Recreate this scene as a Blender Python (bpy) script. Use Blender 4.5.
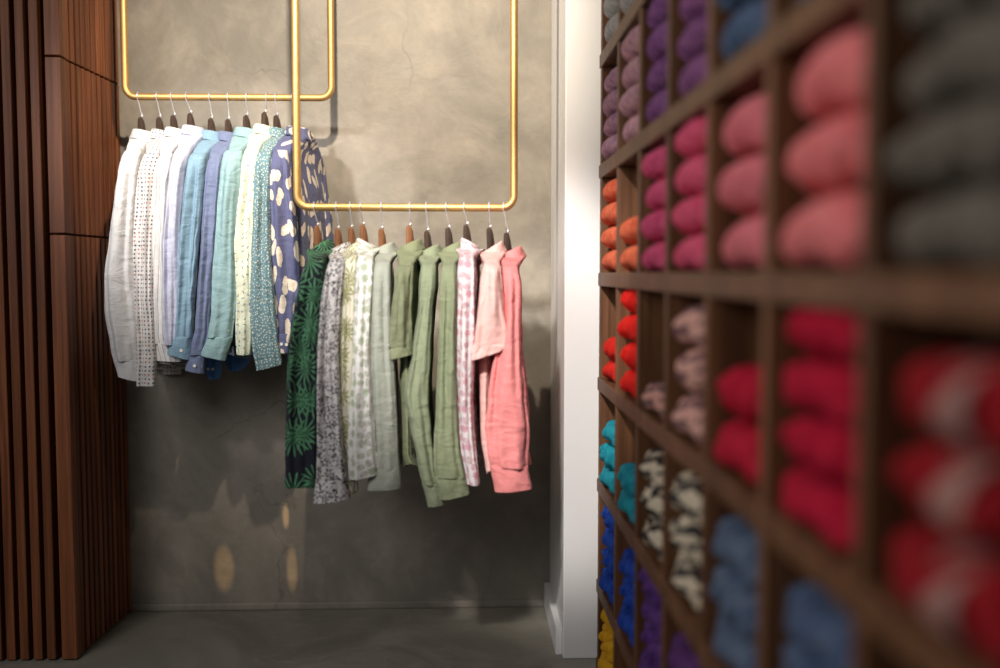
import bpy, bmesh, math, random
from mathutils import Vector, Matrix, Euler, noise

for o in list(bpy.data.objects): bpy.data.objects.remove(o, do_unlink=True)
PI = math.pi
C = bpy.context.scene.collection
random.seed(7)

# ------------------------------------------------------------------ camera
FPX = 972.2                      # 35 mm lens on a 36 mm sensor, 1000 px wide
CAM = Vector((0, 0, 1.30))
PITCH, YAW = math.atan(61/FPX), math.atan(34/FPX)
cam_d = bpy.data.cameras.new('camera'); cam = bpy.data.objects.new('camera', cam_d); C.objects.link(cam)
cam_d.lens = 35; cam_d.sensor_width = 36; cam_d.clip_start = 0.05
cam.location = CAM; cam.rotation_euler = (PI/2-PITCH, 0, -YAW)
cam_d.dof.use_dof = True; cam_d.dof.focus_distance = 3.28; cam_d.dof.aperture_fstop = 0.75
bpy.context.scene.camera = cam
RM = Euler((PI/2-PITCH, 0, -YAW)).to_matrix()
def ray(px, py): return RM @ Vector(((px-500)/FPX, (334-py)/FPX, -1))
def P(px, py, Y):                # point seen at a pixel, lying on the plane y = Y
    d = ray(px, py); return CAM + d*(Y/d.y)
def F(px, py):                   # point seen at a pixel, lying on the floor
    d = ray(px, py); return CAM + d*(-CAM.z/d.z)

# ------------------------------------------------------------------ world, lights, exposure
sc = bpy.context.scene
sc.view_settings.view_transform = 'Standard'; sc.view_settings.look = 'None'
sc.view_settings.exposure = 0.0; sc.view_settings.gamma = 1.0
sc.view_settings.use_curve_mapping = False
w = bpy.data.worlds.new('World'); sc.world = w; w.use_nodes = True
w.node_tree.nodes['Background'].inputs[0].default_value = (0.80, 0.86, 1.0, 1)
w.node_tree.nodes['Background'].inputs[1].default_value = 0.07
def spot(name, loc, target, power, col, size, blend, radius, scale=None):
    l = bpy.data.lights.new(name, 'SPOT'); l.energy = power; l.color = col
    l.spot_size = math.radians(size); l.spot_blend = blend; l.shadow_soft_size = radius
    o = bpy.data.objects.new(name, l); C.objects.link(o); o.location = loc
    o.rotation_euler = (Vector(target)-Vector(loc)).to_track_quat('-Z', 'Y').to_euler()
    if scale: o.scale = scale
    return o
def area(name, loc, target, power, col, sx, sy):
    l = bpy.data.lights.new(name, 'AREA'); l.energy = power; l.color = col
    l.shape = 'RECTANGLE'; l.size = sx; l.size_y = sy
    o = bpy.data.objects.new(name, l); C.objects.link(o); o.location = loc
    o.rotation_euler = (Vector(target)-Vector(loc)).to_track_quat('-Z', 'Y').to_euler()
    return o
WARM = (1.0, 0.86, 0.68); COOL = (0.72, 0.82, 1.0)
spot('track_spot_key', (-0.33, 2.0, 2.80), (-0.38, 3.77, 2.02), 235, WARM, 76, 0.75, 0.022)
spot('track_spot_fill', (-1.65, 1.15, 2.80), (-0.82, 3.40, 1.56), 320, (1.0, 0.95, 0.91), 25.5, 0.8, 0.10)
spot('track_spot_pillar', (-0.62, 0.6, 2.75), (0.13, 3.00, 1.15), 540, (1.0, 0.94, 0.88), 23.5, 0.6, 0.10)
spot('wall_glow_spot', (-0.30, 3.25, 2.95), (-0.31, 3.77, 2.36), 7, (1.0, 0.88, 0.70), 48, 1.0, 0.02)  # extra small lamp, added for the bright glow high on the wall
area('shelf_fill_area', (-1.8, 0.7, 2.3), (0.42, 1.35, 1.35), 40, (1.0, 0.97, 0.95), 1.4, 1.4)  # unseen soft light, added at the left to brighten the shelving
# three added spots that make warm patches low on the wall beneath the clothes
for (gx, gy, sw, sh, src) in ((228, 583, 0.050, 0.062, (-1.0, 2.0, 2.80)), (297, 584, 0.026, 0.062, (-1.0, 2.0, 2.80)), (290, 522, 0.016, 0.048, (-1.0, 1.4, 2.0))):
    q = P(gx, gy, 3.77); dist = (q-Vector(src)).length
    spot('glint_spot', src, q, 300, (1.0, 0.62, 0.28), math.degrees(2*math.atan(sh/dist)), 0.9, 0.004, (sw/sh, 1, 1))

# ------------------------------------------------------------------ node helpers
class NT:
    def __init__(s, name):
        s.m = bpy.data.materials.new(name); s.m.use_nodes = True; s.t = s.m.node_tree
        s.b = s.t.nodes['Principled BSDF']
    def n(s, typ, **kw):
        nd = s.t.nodes.new(typ)
        for k, v in kw.items():
            if k.startswith('_'): setattr(nd, k[1:], v)
            else:
                key = int(k[1:]) if k[0] == 'i' and k[1:].isdigit() else k.replace('__', ' ')
                if isinstance(v, bpy.types.NodeSocket): s.t.links.new(v, nd.inputs[key])
                else: nd.inputs[key].default_value = v
        return nd
    def math(s, op, a, b=0.0, c=None, clamp=False):
        nd = s.n('ShaderNodeMath', _operation=op, _use_clamp=clamp, i0=a, i1=b)
        if c is not None:
            if isinstance(c, bpy.types.NodeSocket): s.t.links.new(c, nd.inputs[2])
            else: nd.inputs[2].default_value = c
        return nd.outputs[0]
    def mix(s, fac, a, b, mode='MIX'):
        nd = s.n('ShaderNodeMix', _data_type='RGBA', _blend_type=mode)
        for k, v in ((0, fac), (6, a), (7, b)):
            if isinstance(v, bpy.types.NodeSocket): s.t.links.new(v, nd.inputs[k])
            else: nd.inputs[k].default_value = v if k == 0 else (*v[:3], 1)
        return nd.outputs[2]
    def mapping(s, vec, scale=(1,1,1), rot=(0,0,0), loc=(0,0,0)):
        return s.n('ShaderNodeMapping', Vector=vec, Scale=scale, Rotation=rot, Location=loc).outputs[0]
    def noise(s, vec, scale, detail=3, rough=0.5, dist=0.0):
        return s.n('ShaderNodeTexNoise', Vector=vec, Scale=scale, Detail=detail, Roughness=rough, Distortion=dist).outputs[0]
    def ramp(s, fac, a, b, lo=(0,0,0), hi=(1,1,1)):
        nd = s.n('ShaderNodeMapRange', _interpolation_type='SMOOTHSTEP', i0=fac, i1=a, i2=b)
        return nd.outputs[0]
    def bump(s, h, strength, dist=0.01, prev=None):
        nd = s.n('ShaderNodeBump', Height=h, Strength=strength, Distance=dist)
        if prev is not None: s.t.links.new(prev, nd.inputs['Normal'])
        return nd.outputs[0]
    def out(s, base=None, rough=None, normal=None, **kw):
        def put(k, v):
            if isinstance(v, bpy.types.NodeSocket): s.t.links.new(v, s.b.inputs[k])
            else: s.b.inputs[k].default_value = (*v, 1) if isinstance(v, tuple) and len(v) == 3 else v
        if base is not None: put('Base Color', base)
        if rough is not None: put('Roughness', rough)
        if normal is not None: put('Normal', normal)
        for k, v in kw.items(): put(k.replace('__', ' '), v)
        return s.m

# ------------------------------------------------------------------ materials of the room
def mat_concrete_wall():
    t = NT('trowelled_concrete'); g = t.n('ShaderNodeTexCoord').outputs['Object']
    a = t.noise(g, 1.6, 5, 0.6, 0.6); b = t.noise(t.mapping(g, (1,1,1.15)), 4.2, 7, 0.62, 0.5); c = t.noise(g, 38, 4, 0.6)
    col = t.mix(t.ramp(a, 0.3, 0.72), (0.180, 0.163, 0.136), (0.340, 0.304, 0.252))
    col = t.mix(t.math('MULTIPLY', t.ramp(b, 0.42, 0.75), 0.55), col, (0.44, 0.385, 0.32))
    col = t.mix(t.math('MULTIPLY', t.ramp(t.noise(t.mapping(g, (1,1,.6), loc=(4,2,7)), 2.2, 8, 0.68, 0.6), 0.48, 0.68), 0.6), col, (0.17, 0.155, 0.125))
    col = t.mix(t.math('MULTIPLY', t.ramp(c, 0.35, 0.7), 0.18), col, (0.19, 0.18, 0.15))
    # hairline cracks: edge of a distorted voronoi, only in places
    nv = t.n('ShaderNodeTexNoise', Vector=g, Scale=4.0, Detail=5)
    dv = t.n('ShaderNodeVectorMath', _operation='MULTIPLY_ADD', i0=nv.outputs['Color'], i1=(0.22,0.22,0.22), i2=g).outputs[0]
    vo = t.n('ShaderNodeTexVoronoi', _feature='DISTANCE_TO_EDGE', Vector=dv, Scale=1.5).outputs[0]
    crack = t.math('MULTIPLY', t.math('LESS_THAN', vo, 0.0035), t.ramp(t.noise(g, 2.1, 2), 0.50, 0.6))
    col = t.mix(t.math('MULTIPLY', crack, 0.45), col, (0.12, 0.11, 0.09))
    h = t.math('ADD', t.math('MULTIPLY', b, 0.8), t.math('MULTIPLY', c, 0.15))
    return t.out(col, t.math('MULTIPLY_ADD', b, 0.25, 0.42), t.bump(h, 0.35, 0.02))
def mat_concrete_floor():
    t = NT('polished_concrete'); g = t.n('ShaderNodeTexCoord').outputs['Object']
    a = t.noise(g, 2.0, 6, 0.6, 1.0); b = t.noise(t.mapping(g, (1,2.4,1)), 7, 6, 0.65, 1.5)
    col = t.mix(t.ramp(a, 0.3, 0.7), (0.17, 0.16, 0.13), (0.30, 0.28, 0.23))
    col = t.mix(t.math('MULTIPLY', t.ramp(b, 0.5, 0.75), 0.5), col, (0.36, 0.34, 0.28))
    vo = t.noise(t.mapping(g, (9,1.4,1), rot=(0,0,0.6)), 6, 4, 0.7, 0.6)
    col = t.mix(t.math('MULTIPLY', t.ramp(vo, 0.64, 0.7), 0.35), col, (0.42, 0.40, 0.34))
    return t.out(col, t.math('MULTIPLY_ADD', b, 0.3, 0.24), t.bump(b, 0.12, 0.01))
def mat_wood(name, dark, light, scale=1.0, rough=0.42, island=True):
    t = NT(name); g = t.n('ShaderNodeTexCoord').outputs['Object']
    grain = t.noise(t.mapping(g, (60*scale, 60*scale, 1.6*scale)), 1.0, 5, 0.65, 0.3)
    fac = t.ramp(grain, 0.3, 0.72)
    col = t.mix(fac, dark, light)
    if island:
        r = t.n('ShaderNodeNewGeometry').outputs['Random Per Island']
        col = t.mix(t.math('MULTIPLY', r, 0.55), col, tuple(c*0.5 for c in dark))
    return t.out(col, rough, t.bump(grain, 0.12, 0.004), Specular__IOR__Level=0.3)
def mat_plain(name, col, rough=0.5, metal=0.0, **kw):
    t = NT(name); g = t.n('ShaderNodeTexCoord').outputs['Object']
    n = t.noise(g, 30, 3)
    c = t.mix(t.math('MULTIPLY', n, 0.16), col, tuple(x*0.8 for x in col))
    return t.out(c, rough, None, Metallic=metal, **kw)
M_wall = mat_concrete_wall(); M_floor = mat_concrete_floor()
M_slat = mat_wood('merbau_slats', (0.15, 0.046, 0.018), (0.38, 0.13, 0.05))
M_back = mat_plain('dark_backing', (0.018, 0.010, 0.008), 0.8)
M_white = mat_plain('white_paint', (0.80, 0.79, 0.78), 0.5)
def mat_brass():
    t = NT('brushed_brass'); g = t.n('ShaderNodeTexCoord').outputs['Object']
    n = t.noise(g, 60, 4, 0.6)
    return t.out(t.mix(n, (0.60, 0.36, 0.13), (0.74, 0.47, 0.19)), t.math('MULTIPLY_ADD', n, 0.12, 0.46), None, Metallic=0.85)
M_brass = mat_brass()
M_chrome = mat_plain('chrome_wire', (0.92, 0.92, 0.95), 0.38, 0.8)
M_hwood = mat_wood('dark_hanger_wood', (0.035, 0.024, 0.020), (0.085, 0.055, 0.042), 1.5, 0.35, False)
M_hwood2 = mat_wood('brown_hanger_wood', (0.14, 0.06, 0.03), (0.26, 0.12, 0.06), 1.5, 0.35, False)
M_shelf = mat_wood('stained_shelf_wood', (0.065, 0.025, 0.010), (0.17, 0.074, 0.032), 0.6, 0.5, False)

# ------------------------------------------------------------------ mesh helpers
def tag(o, label=None, cat=None, group=None, kind=None):
    if label: o['label'] = label
    if cat: o['category'] = cat
    if group: o['group'] = group
    if kind: o['kind'] = kind
    return o
def link_bm(name, bm, mat, parent=None, smooth=True, offset=None):
    me = bpy.data.meshes.new(name); bm.to_mesh(me); bm.free()
    if smooth:
        for p in me.polygons: p.use_smooth = True
    o = bpy.data.objects.new(name, me); C.objects.link(o)
    if mat: me.materials.append(mat)
    if parent: 
        o.parent = parent
        if offset is not None:
            me.transform(Matrix.Translation(-offset))
    return o
def bbox(bm, x0, x1, y0, y1, z0, z1):
    vs = [bm.verts.new(p) for p in ((x0,y0,z0),(x1,y0,z0),(x1,y1,z0),(x0,y1,z0),(x0,y0,z1),(x1,y0,z1),(x1,y1,z1),(x0,y1,z1))]
    for f in ((3,2,1,0),(4,5,6,7),(0,1,5,4),(1,2,6,5),(2,3,7,6),(3,0,4,7)): bm.faces.new([vs[i] for i in f])
def prism(bm, pts, z0, z1):
    lo = [bm.verts.new((p[0],p[1],z0)) for p in pts]; hi = [bm.verts.new((p[0],p[1],z1)) for p in pts]
    n = len(pts)
    for i in range(n): bm.faces.new((lo[i], lo[(i+1)%n], hi[(i+1)%n], hi[i]))
    bm.faces.new(lo[::-1]); bm.faces.new(hi)
def bevel(o, wd, seg=2):
    md = o.modifiers.new('bevel', 'BEVEL'); md.width = wd; md.segments = seg; md.limit_method = 'ANGLE'
def tube(bm, pts, r, n=12, caps=True):
    rings = []; up = None
    for i, p in enumerate(pts):
        p = Vector(p)
        a = Vector(pts[max(i-1,0)]); b = Vector(pts[min(i+1,len(pts)-1)])
        d = (b-a).normalized()
        if up is None:
            up = Vector((1,0,0)) if abs(d.x) < 0.8 else Vector((0,1,0))
        s = d.cross(up).normalized(); up = s.cross(d).normalized()
        rr = r[i] if isinstance(r, (list,tuple)) else r
        rings.append([bm.verts.new(p + (s*math.cos(t)+up*math.sin(t))*rr) for t in [2*PI*k/n for k in range(n)]])
    for a, b in zip(rings, rings[1:]):
        for k in range(n): bm.faces.new((a[k], a[(k+1)%n], b[(k+1)%n], b[k]))
    if caps: bm.faces.new(rings[0][::-1]); bm.faces.new(rings[-1])
def recalc(bm): bmesh.ops.recalc_face_normals(bm, faces=bm.faces)

# ------------------------------------------------------------------ the room
WALL_Y = F(340, 608.5).y
PIL_Y = F(563, 659).y
PX0 = P(564.5, 300, PIL_Y).x              # face of the white wall towards the clothes
corner = F(77, 661); backc = F(131, 612.5)
H = 3.1
bm = bmesh.new(); bbox(bm, -3.0, 2.2, -2.5, WALL_Y+0.2, -0.1, 0); tag(link_bm('floor', bm, M_floor, smooth=False), kind='structure')
bm = bmesh.new(); bbox(bm, -2.6, 1.6, WALL_Y, WALL_Y+0.2, 0, H); tag(link_bm('wall_back', bm, M_wall, smooth=False), kind='structure')
bm = bmesh.new(); bbox(bm, PX0, 1.7, PIL_Y, WALL_Y, 0, H)
o = tag(link_bm('wall_right', bm, M_white, smooth=False), kind='structure'); bevel(o, 0.004)
bm = bmesh.new(); bbox(bm, PX0-0.022, PX0, PIL_Y+0.035, WALL_Y, 0, 0.095)
o = tag(link_bm('baseboard_right', bm, M_white, smooth=False), kind='structure'); bevel(o, 0.003)
bm = bmesh.new()                           # small coved plaster edge along the back wall
prism(bm, [(0,0)]*0 or [(backc.x, WALL_Y-0.012), (PX0-0.022, WALL_Y-0.012), (PX0-0.022, WALL_Y), (backc.x, WALL_Y)], 0, 0.028)
o = tag(link_bm('baseboard_back', bm, M_wall, smooth=False), kind='structure'); bevel(o, 0.009, 3)

# slatted timber: a corner post, the return towards the back wall, the front run to the left
def slat_run(name, a, b, n, width, depth, z_seams, post=None, gap=0.003):
    d = (b-a); d.z = 0; L = d.length; d.normalize(); nrm = Vector((d.y, -d.x, 0))
    bm = bmesh.new(); pitch = L/n
    zs = [0.006] + z_seams + [H]
    for z0, z1 in zip(zs, zs[1:]):
        z0g = z0 + (gap if z0 > 0.01 else 0)
        for i in range(n):
            c = a + d*(pitch*(i+0.5)); p0 = c - d*width/2; p1 = c + d*width/2
            q = [p0, p1, p1-nrm*depth, p0-nrm*depth]
            prism(bm, [(v.x, v.y) for v in q], z0g, z1-gap)
        if post:
            prism(bm, post, z0g, z1-gap)
    recalc(bm)
    o = tag(link_bm(name, bm, M_slat, smooth=False), kind='structure'); bevel(o, 0.002, 1)
    q = [a - nrm*depth, b - nrm*depth, b - nrm*(depth+0.02), a - nrm*(depth+0.02)]
    return o, q
Ys = corner.y
zseam1 = P(63, 56, Ys).z; zseam2 = P(50, 234, Ys).z
pw = 0.050
px1 = corner.x; 
o, q = slat_run('wall_left', Vector((px1-0.004, Ys+0.045, 0)), Vector((backc.x, WALL_Y, 0)), 11, 0.026, 0.030, [zseam2, zseam1],
         post=[(px1-pw, Ys), (px1, Ys), (px1, Ys+0.045), (px1-pw, Ys+0.045)])
bm = bmesh.new(); prism(bm, [(v.x, v.y) for v in q], 0, H); recalc(bm)
prism(bm, [(-2.6, Ys+0.055), (px1-pw+0.01, Ys+0.055), (px1-pw+0.01, Ys+0.07), (-2.6, Ys+0.07)], 0, H)
tag(link_bm('wall_backing', bm, M_back, smooth=False), kind='structure')
slat_run('wall_front', Vector((px1-pw-0.012-0.0445*20, Ys, 0)), Vector((px1-pw-0.012, Ys, 0)), 20, 0.029, 0.055, [])

# ------------------------------------------------------------------ rails
def rail(name, xl, xr, yb, Y, r, label):
    a = P(xl, yb, Y); b = P(xr, yb, Y); z = (a.z+b.z)/2; R_ = 0.038
    root = bpy.data.objects.new(name, None); C.objects.link(root); root.location = ((a.x+b.x)/2, Y, z)
    off = Vector(root.location)
    pts = [(a.x, Y, H), (a.x, Y, z+R_+0.2), (a.x, Y, z+R_)]
    pts += [(a.x+R_-R_*math.cos(t), Y, z+R_-R_*math.sin(t)) for t in [PI/2*k/8 for k in range(1, 9)]]
    pts += [(b.x-R_+R_*math.sin(t), Y, z+R_-R_*math.cos(t)) for t in [PI/2*k/8 for k in range(0, 9)]]
    pts += [(b.x, Y, z+R_+0.2), (b.x, Y, H)]
    bm = bmesh.new(); tube(bm, pts, r, 20); recalc(bm)
    link_bm('tube', bm, M_brass, root, offset=off)
    for x in (a.x, b.x):
        bm = bmesh.new(); tube(bm, [(x, Y, H-0.012), (x, Y, H)], 0.035, 24); recalc(bm)
        link_bm('ceiling_flange', bm, M_brass, root, False, off)
    tag(root, label, 'clothes rail')
    return z
RY1, RY2 = 3.50, 3.08
RR = 0.0122
z1 = rail('clothes_rail', 125.5, 331.5, 97.3, RY1, RR, 'left brass hanging rail, set higher, carrying the white, blue and navy shirts')
z2 = rail('clothes_rail', 297.5, 514.0, 207.5, RY2, RR, 'right brass hanging rail, set lower, carrying the green, floral and pink shirts')

# ------------------------------------------------------------------ hangers
def make_hanger(x, Y, zr, tilt, zneck, wood, label, group, half=0.19, drop=0.055, turn=0.0):
    root = bpy.data.objects.new('clothes_hanger', None); C.objects.link(root); root.location = (x, Y, zr); root.rotation_euler = (0, 0, turn)
    hr = RR + 0.0035
    pts = [(0, -hr*math.sin(t), -hr*math.cos(t)*-1) for t in [math.radians(a) for a in range(-110, 91, 20)]]
    pts = [(0, hr*math.sin(math.radians(a)), hr*math.cos(math.radians(a))) for a in range(110, -121, -15)]
    ztop = zneck - zr + 0.055                    # top of the wooden neck
    x1 = tilt
    pts += [(x1*0.35, -hr*0.55, -hr*1.5), (x1*0.7, -0.002, (ztop-hr)*0.62), (x1, 0, ztop+0.008), (x1, 0, ztop-0.02)]
    bm = bmesh.new(); tube(bm, pts, 0.0023, 8); recalc(bm)
    link_bm('hook', bm, M_chrome, root)
    bm = bmesh.new(); tube(bm, [(x1, 0, ztop+0.006), (x1, 0, ztop-0.002)], 0.0042, 10); recalc(bm)
    link_bm('ferrule', bm, M_chrome, root)
    # shaped wooden arms: block at the neck, sloping to rounded shoulders
    bm = bmesh.new(); N = 28; rings = []
    for i in range(N+1):
        u = -1 + 2*i/N; y = u*half
        zc = ztop - 0.085 - drop*abs(u)**1.2
        hz = 0.010 + 0.006*(1-abs(u))
        top = zc + hz
        if abs(u) < 0.13: top = ztop - 0.012*(abs(u)/0.13)**2 
        bot = zc - 0.012
        hx = 0.009 + 0.010*abs(u)**2 + 0.003*max(0, 1-abs(u)/0.16)
        if i in (0, N): hx *= 0.5; top -= 0.006; bot += 0.004
        ring = []
        for k in range(12):
            t = 2*PI*k/12; cx = math.copysign(abs(math.cos(t))**0.7, math.cos(t)); cz = math.copysign(abs(math.sin(t))**0.7, math.sin(t))
            wx = hx*(1.0 if cz < 0 or abs(u) > 0.16 else 1.0)
            bx = x1 + (0.006*(-cz) if abs(u) < .16 else 0)
            ring.append(bm.verts.new((bx + cx*wx + 0.012*(1-abs(u))*0, y, (top+bot)/2 + cz*(top-bot)/2)))
        rings.append(ring)
    for a, b in zip(rings, rings[1:]):
        for k in range(12): bm.faces.new((a[k], a[(k+1)%12], b[(k+1)%12], b[k]))
    bm.faces.new(rings[0][::-1]); bm.faces.new(rings[-1]); recalc(bm)
    link_bm('wooden_arms', bm, wood, root)
    tag(root, label, 'hanger', group)
    return root

# ------------------------------------------------------------------ fabrics
def fabric_base(name):
    t = NT(name); uv = t.n('ShaderNodeTexCoord').outputs['UV']; return t, uv
def finish_cloth(t, uv, col, weave=1.0, crumple=0.5, rough=0.85):
    a = t.noise(t.mapping(uv, (260, 30, 1)), 1.0, 2); b = t.noise(t.mapping(uv, (30, 260, 1)), 1.0, 2)
    slub = t.math('ADD', a, b)
    col = t.mix(t.math('MULTIPLY', t.ramp(slub, 0.75, 1.3), 0.22*weave), col, (1,1,1), 'SOFT_LIGHT')
    cr = t.noise(t.mapping(uv, (11, 20, 1), rot=(0,0,0.25)), 1.0, 4, 0.55, 0.9)
    cr2 = t.noise(t.mapping(uv, (42, 60, 1), loc=(3,1,0)), 1.0, 3, 0.5, 0.5)
    nr = t.bump(slub, 0.25*weave, 0.0012)
    nr = t.bump(cr, crumple*0.8, 0.018, nr)
    nr = t.bump(cr2, crumple*0.4, 0.005, nr)
    m = t.out(col, rough, nr, Sheen__Weight=0.05, Sheen__Roughness=0.5)
    # thin cloth lets a little light through
    tr = t.n('ShaderNodeBsdfTranslucent', Color=col).outputs[0]
    mx = t.n('ShaderNodeMixShader', i0=0.14, i1=t.b.outputs[0], i2=tr)
    t.t.links.new(mx.outputs[0], t.t.nodes['Material Output'].inputs['Surface'])
    return m
def solid(name, c, c2=None, crumple=0.66):
    t, uv = fabric_base(name)
    n = t.noise(uv, 9, 3)
    return finish_cloth(t, uv, t.mix(n, c, c2 or tuple(x*0.9 for x in c)), 1.0, crumple)
def cells(t, uv, scale, rnd=0.25, sx=1.0, sy=1.0):
    mp = t.mapping(uv, (scale*sx, scale*sy, 1))
    v = t.n('ShaderNodeTexVoronoi', _voronoi_dimensions='2D', Vector=mp, Scale=1.0, Randomness=rnd)
    loc = t.n('ShaderNodeVectorMath', _operation='SUBTRACT', i0=mp, i1=v.outputs['Position']).outputs[0]
    return v, loc
def polar(t, loc, colr):
    sep = t.n('ShaderNodeSeparateXYZ', i0=loc)
    ang = t.math('ARCTAN2', sep.outputs[1], sep.outputs[0])
    r = t.n('ShaderNodeVectorMath', _operation='LENGTH', i0=loc).outputs['Value']
    sc_ = t.n('ShaderNodeSeparateColor', i0=colr)
    ang = t.math('ADD', ang, t.math('MULTIPLY', sc_.outputs[0], 6.28))
    return ang, r, sc_
def dots(name, base, dot, scale, rad, dot2=None, rnd=0.2):
    t, uv = fabric_base(name); v, loc = cells(t, uv, scale, rnd)
    m = t.math('LESS_THAN', v.outputs['Distance'], rad)
    dc = dot
    if dot2: dc = t.mix(t.math('GREATER_THAN', t.n('ShaderNodeSeparateColor', i0=v.outputs['Color']).outputs[1], 0.7), dot, dot2)
    return finish_cloth(t, uv, t.mix(m, base, dc))
def stripes(name, base, line, freq, duty, off=0.0, extra=None):
    t, uv = fabric_base(name); s = t.n('ShaderNodeSeparateXYZ', i0=uv)
    fr = t.math('FRACT', t.math('MULTIPLY_ADD', s.outputs[0], freq, 5.0+off))
    m = t.math('LESS_THAN', fr, duty)
    return finish_cloth(t, uv, t.mix(m, base, line))
def sprigs(name, base, ink, scale, wd=0.16, ln=0.36, rnd=0.6):
    t, uv = fabric_base(name); v, loc = cells(t, uv, scale, rnd)
    ang, r, sc_ = polar(t, loc, v.outputs['Color'])
    x = t.math('MULTIPLY', r, t.math('COSINE', ang)); y = t.math('MULTIPLY', r, t.math('SINE', ang))
    y = t.math('ADD', y, t.math('MULTIPLY', t.math('ABSOLUTE', x), -0.55))
    m = t.math('MULTIPLY', t.math('LESS_THAN', t.math('ABSOLUTE', y), wd), t.math('LESS_THAN', t.math('ABSOLUTE', x), ln))
    return finish_cloth(t, uv, t.mix(m, base, ink))
def palm(name, base, leaf, leaf2, scale, n=11, reach=0.62, fine=True, stem=None):
    t, uv = fabric_base(name)
    col = None
    base_c = base
    for k, (lx, ly, sc2) in enumerate(((0,0,1.0), (0.43,0.31,1.15))):
        mp0 = t.mapping(uv, (1,1,1), loc=(lx,ly,0))
        v, loc = cells(t, mp0, scale*sc2, 0.75)
        ang, r, s_ = polar(t, loc, v.outputs['Color'])
        lobes = t.math('ABSOLUTE', t.math('SINE', t.math('MULTIPLY', ang, n/2)))
        wob = t.noise(uv, scale*9, 2)
        edge = t.math('SUBTRACT', reach, t.math('MULTIPLY', lobes, -0.18))
        blade = t.math('MULTIPLY', t.math('GREATER_THAN', lobes, t.math('MULTIPLY_ADD', r, 0.62/reach, 0.46)), t.math('LESS_THAN', t.math('MULTIPLY_ADD', wob, 0.25, r), edge))
        light = t.mix(t.ramp(t.math('MULTIPLY_ADD', wob, 0.5, t.math('MULTIPLY', lobes, 0.5)), 0.45, 0.8), leaf, leaf2)
        base_c = t.mix(blade, base_c, light)
    return finish_cloth(t, uv, base_c, 0.7)
def scribble(name, base, ink, scale, lo, hi, c3=None):
    t, uv = fabric_base(name)
    v, loc = cells(t, uv, scale*0.5, 0.8)
    ang, r, s_ = polar(t, loc, v.outputs['Color'])
    pet = t.math('MULTIPLY_ADD', t.math('COSINE', t.math('MULTIPLY', ang, 5)), 0.12, 0.30)
    m1 = t.math('MULTIPLY', t.math('LESS_THAN', r, pet), t.math('GREATER_THAN', r, t.math('MULTIPLY', pet, 0.55)))
    n = t.ramp(t.noise(uv, scale*1.6, 3, 0.6, 1.0), lo, hi)
    m = t.math('MAXIMUM', t.math('MULTIPLY', m1, 0.9), n)
    return finish_cloth(t, uv, t.mix(m, base, ink))
def blotch(name, base, spot_, scale):
    t, uv = fabric_base(name)
    nv = t.n('ShaderNodeTexNoise', Vector=uv, Scale=26.0, Detail=3)
    dv = t.n('ShaderNodeVectorMath', _operation='MULTIPLY_ADD', i0=nv.outputs['Color'], i1=(0.018,0.018,0), i2=uv).outputs[0]
    v, loc = cells(t, dv, scale, 0.7, 1.5, 0.85)
    ang, r, s_ = polar(t, loc, v.outputs['Color'])
    rad = t.math('MULTIPLY_ADD', t.math('COSINE', t.math('MULTIPLY', ang, 2)), 0.10, 0.31)
    m = t.ramp(t.math('SUBTRACT', rad, r), -0.01, 0.03)
    return finish_cloth(t, uv, t.mix(m, base, spot_))
def botanic(name, base, c1, c2, scale):
    t, uv = fabric_base(name)
    v, loc = cells(t, uv, scale, 0.55)
    ang, r, s_ = polar(t, loc, v.outputs['Color'])
    x = t.math('MULTIPLY', r, t.math('COSINE', ang)); y = t.math('MULTIPLY', r, t.math('SINE', ang))
    el = t.n('ShaderNodeVectorMath', _operation='LENGTH', i0=t.n('ShaderNodeCombineXYZ', i0=x, i1=t.math('MULTIPLY', y, 1.5)).outputs[0]).outputs['Value']
    outline = t.math('MULTIPLY', t.math('LESS_THAN', el, 0.40), t.math('GREATER_THAN', el, 0.33))
    fill = t.math('MULTIPLY', t.math('LESS_THAN', el, 0.33), 0.40)
    vein = t.math('MULTIPLY', t.math('LESS_THAN', t.math('ABSOLUTE', y), 0.03), t.math('LESS_THAN', el, 0.4))
    leaf = t.math('MAXIMUM', t.math('MAXIMUM', outline, fill), vein)
    pet = t.math('MULTIPLY_ADD', t.math('ABSOLUTE', t.math('SINE', t.math('MULTIPLY', ang, 3.5))), 0.22, 0.24)
    fl = t.math('MULTIPLY', t.math('LESS_THAN', r, pet), 0.85)
    pick = t.math('GREATER_THAN', s_.outputs[1], 0.62)
    m = t.math('MULTIPLY', t.mix(pick, (0,0,0), (1,1,1)) and pick, fl)
    m2 = t.math('MULTIPLY', t.math('SUBTRACT', 1.0, pick), leaf)
    col = t.mix(m2, base, c1); col = t.mix(m, col, c2)
    return finish_cloth(t, uv, col, 0.8)

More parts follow.
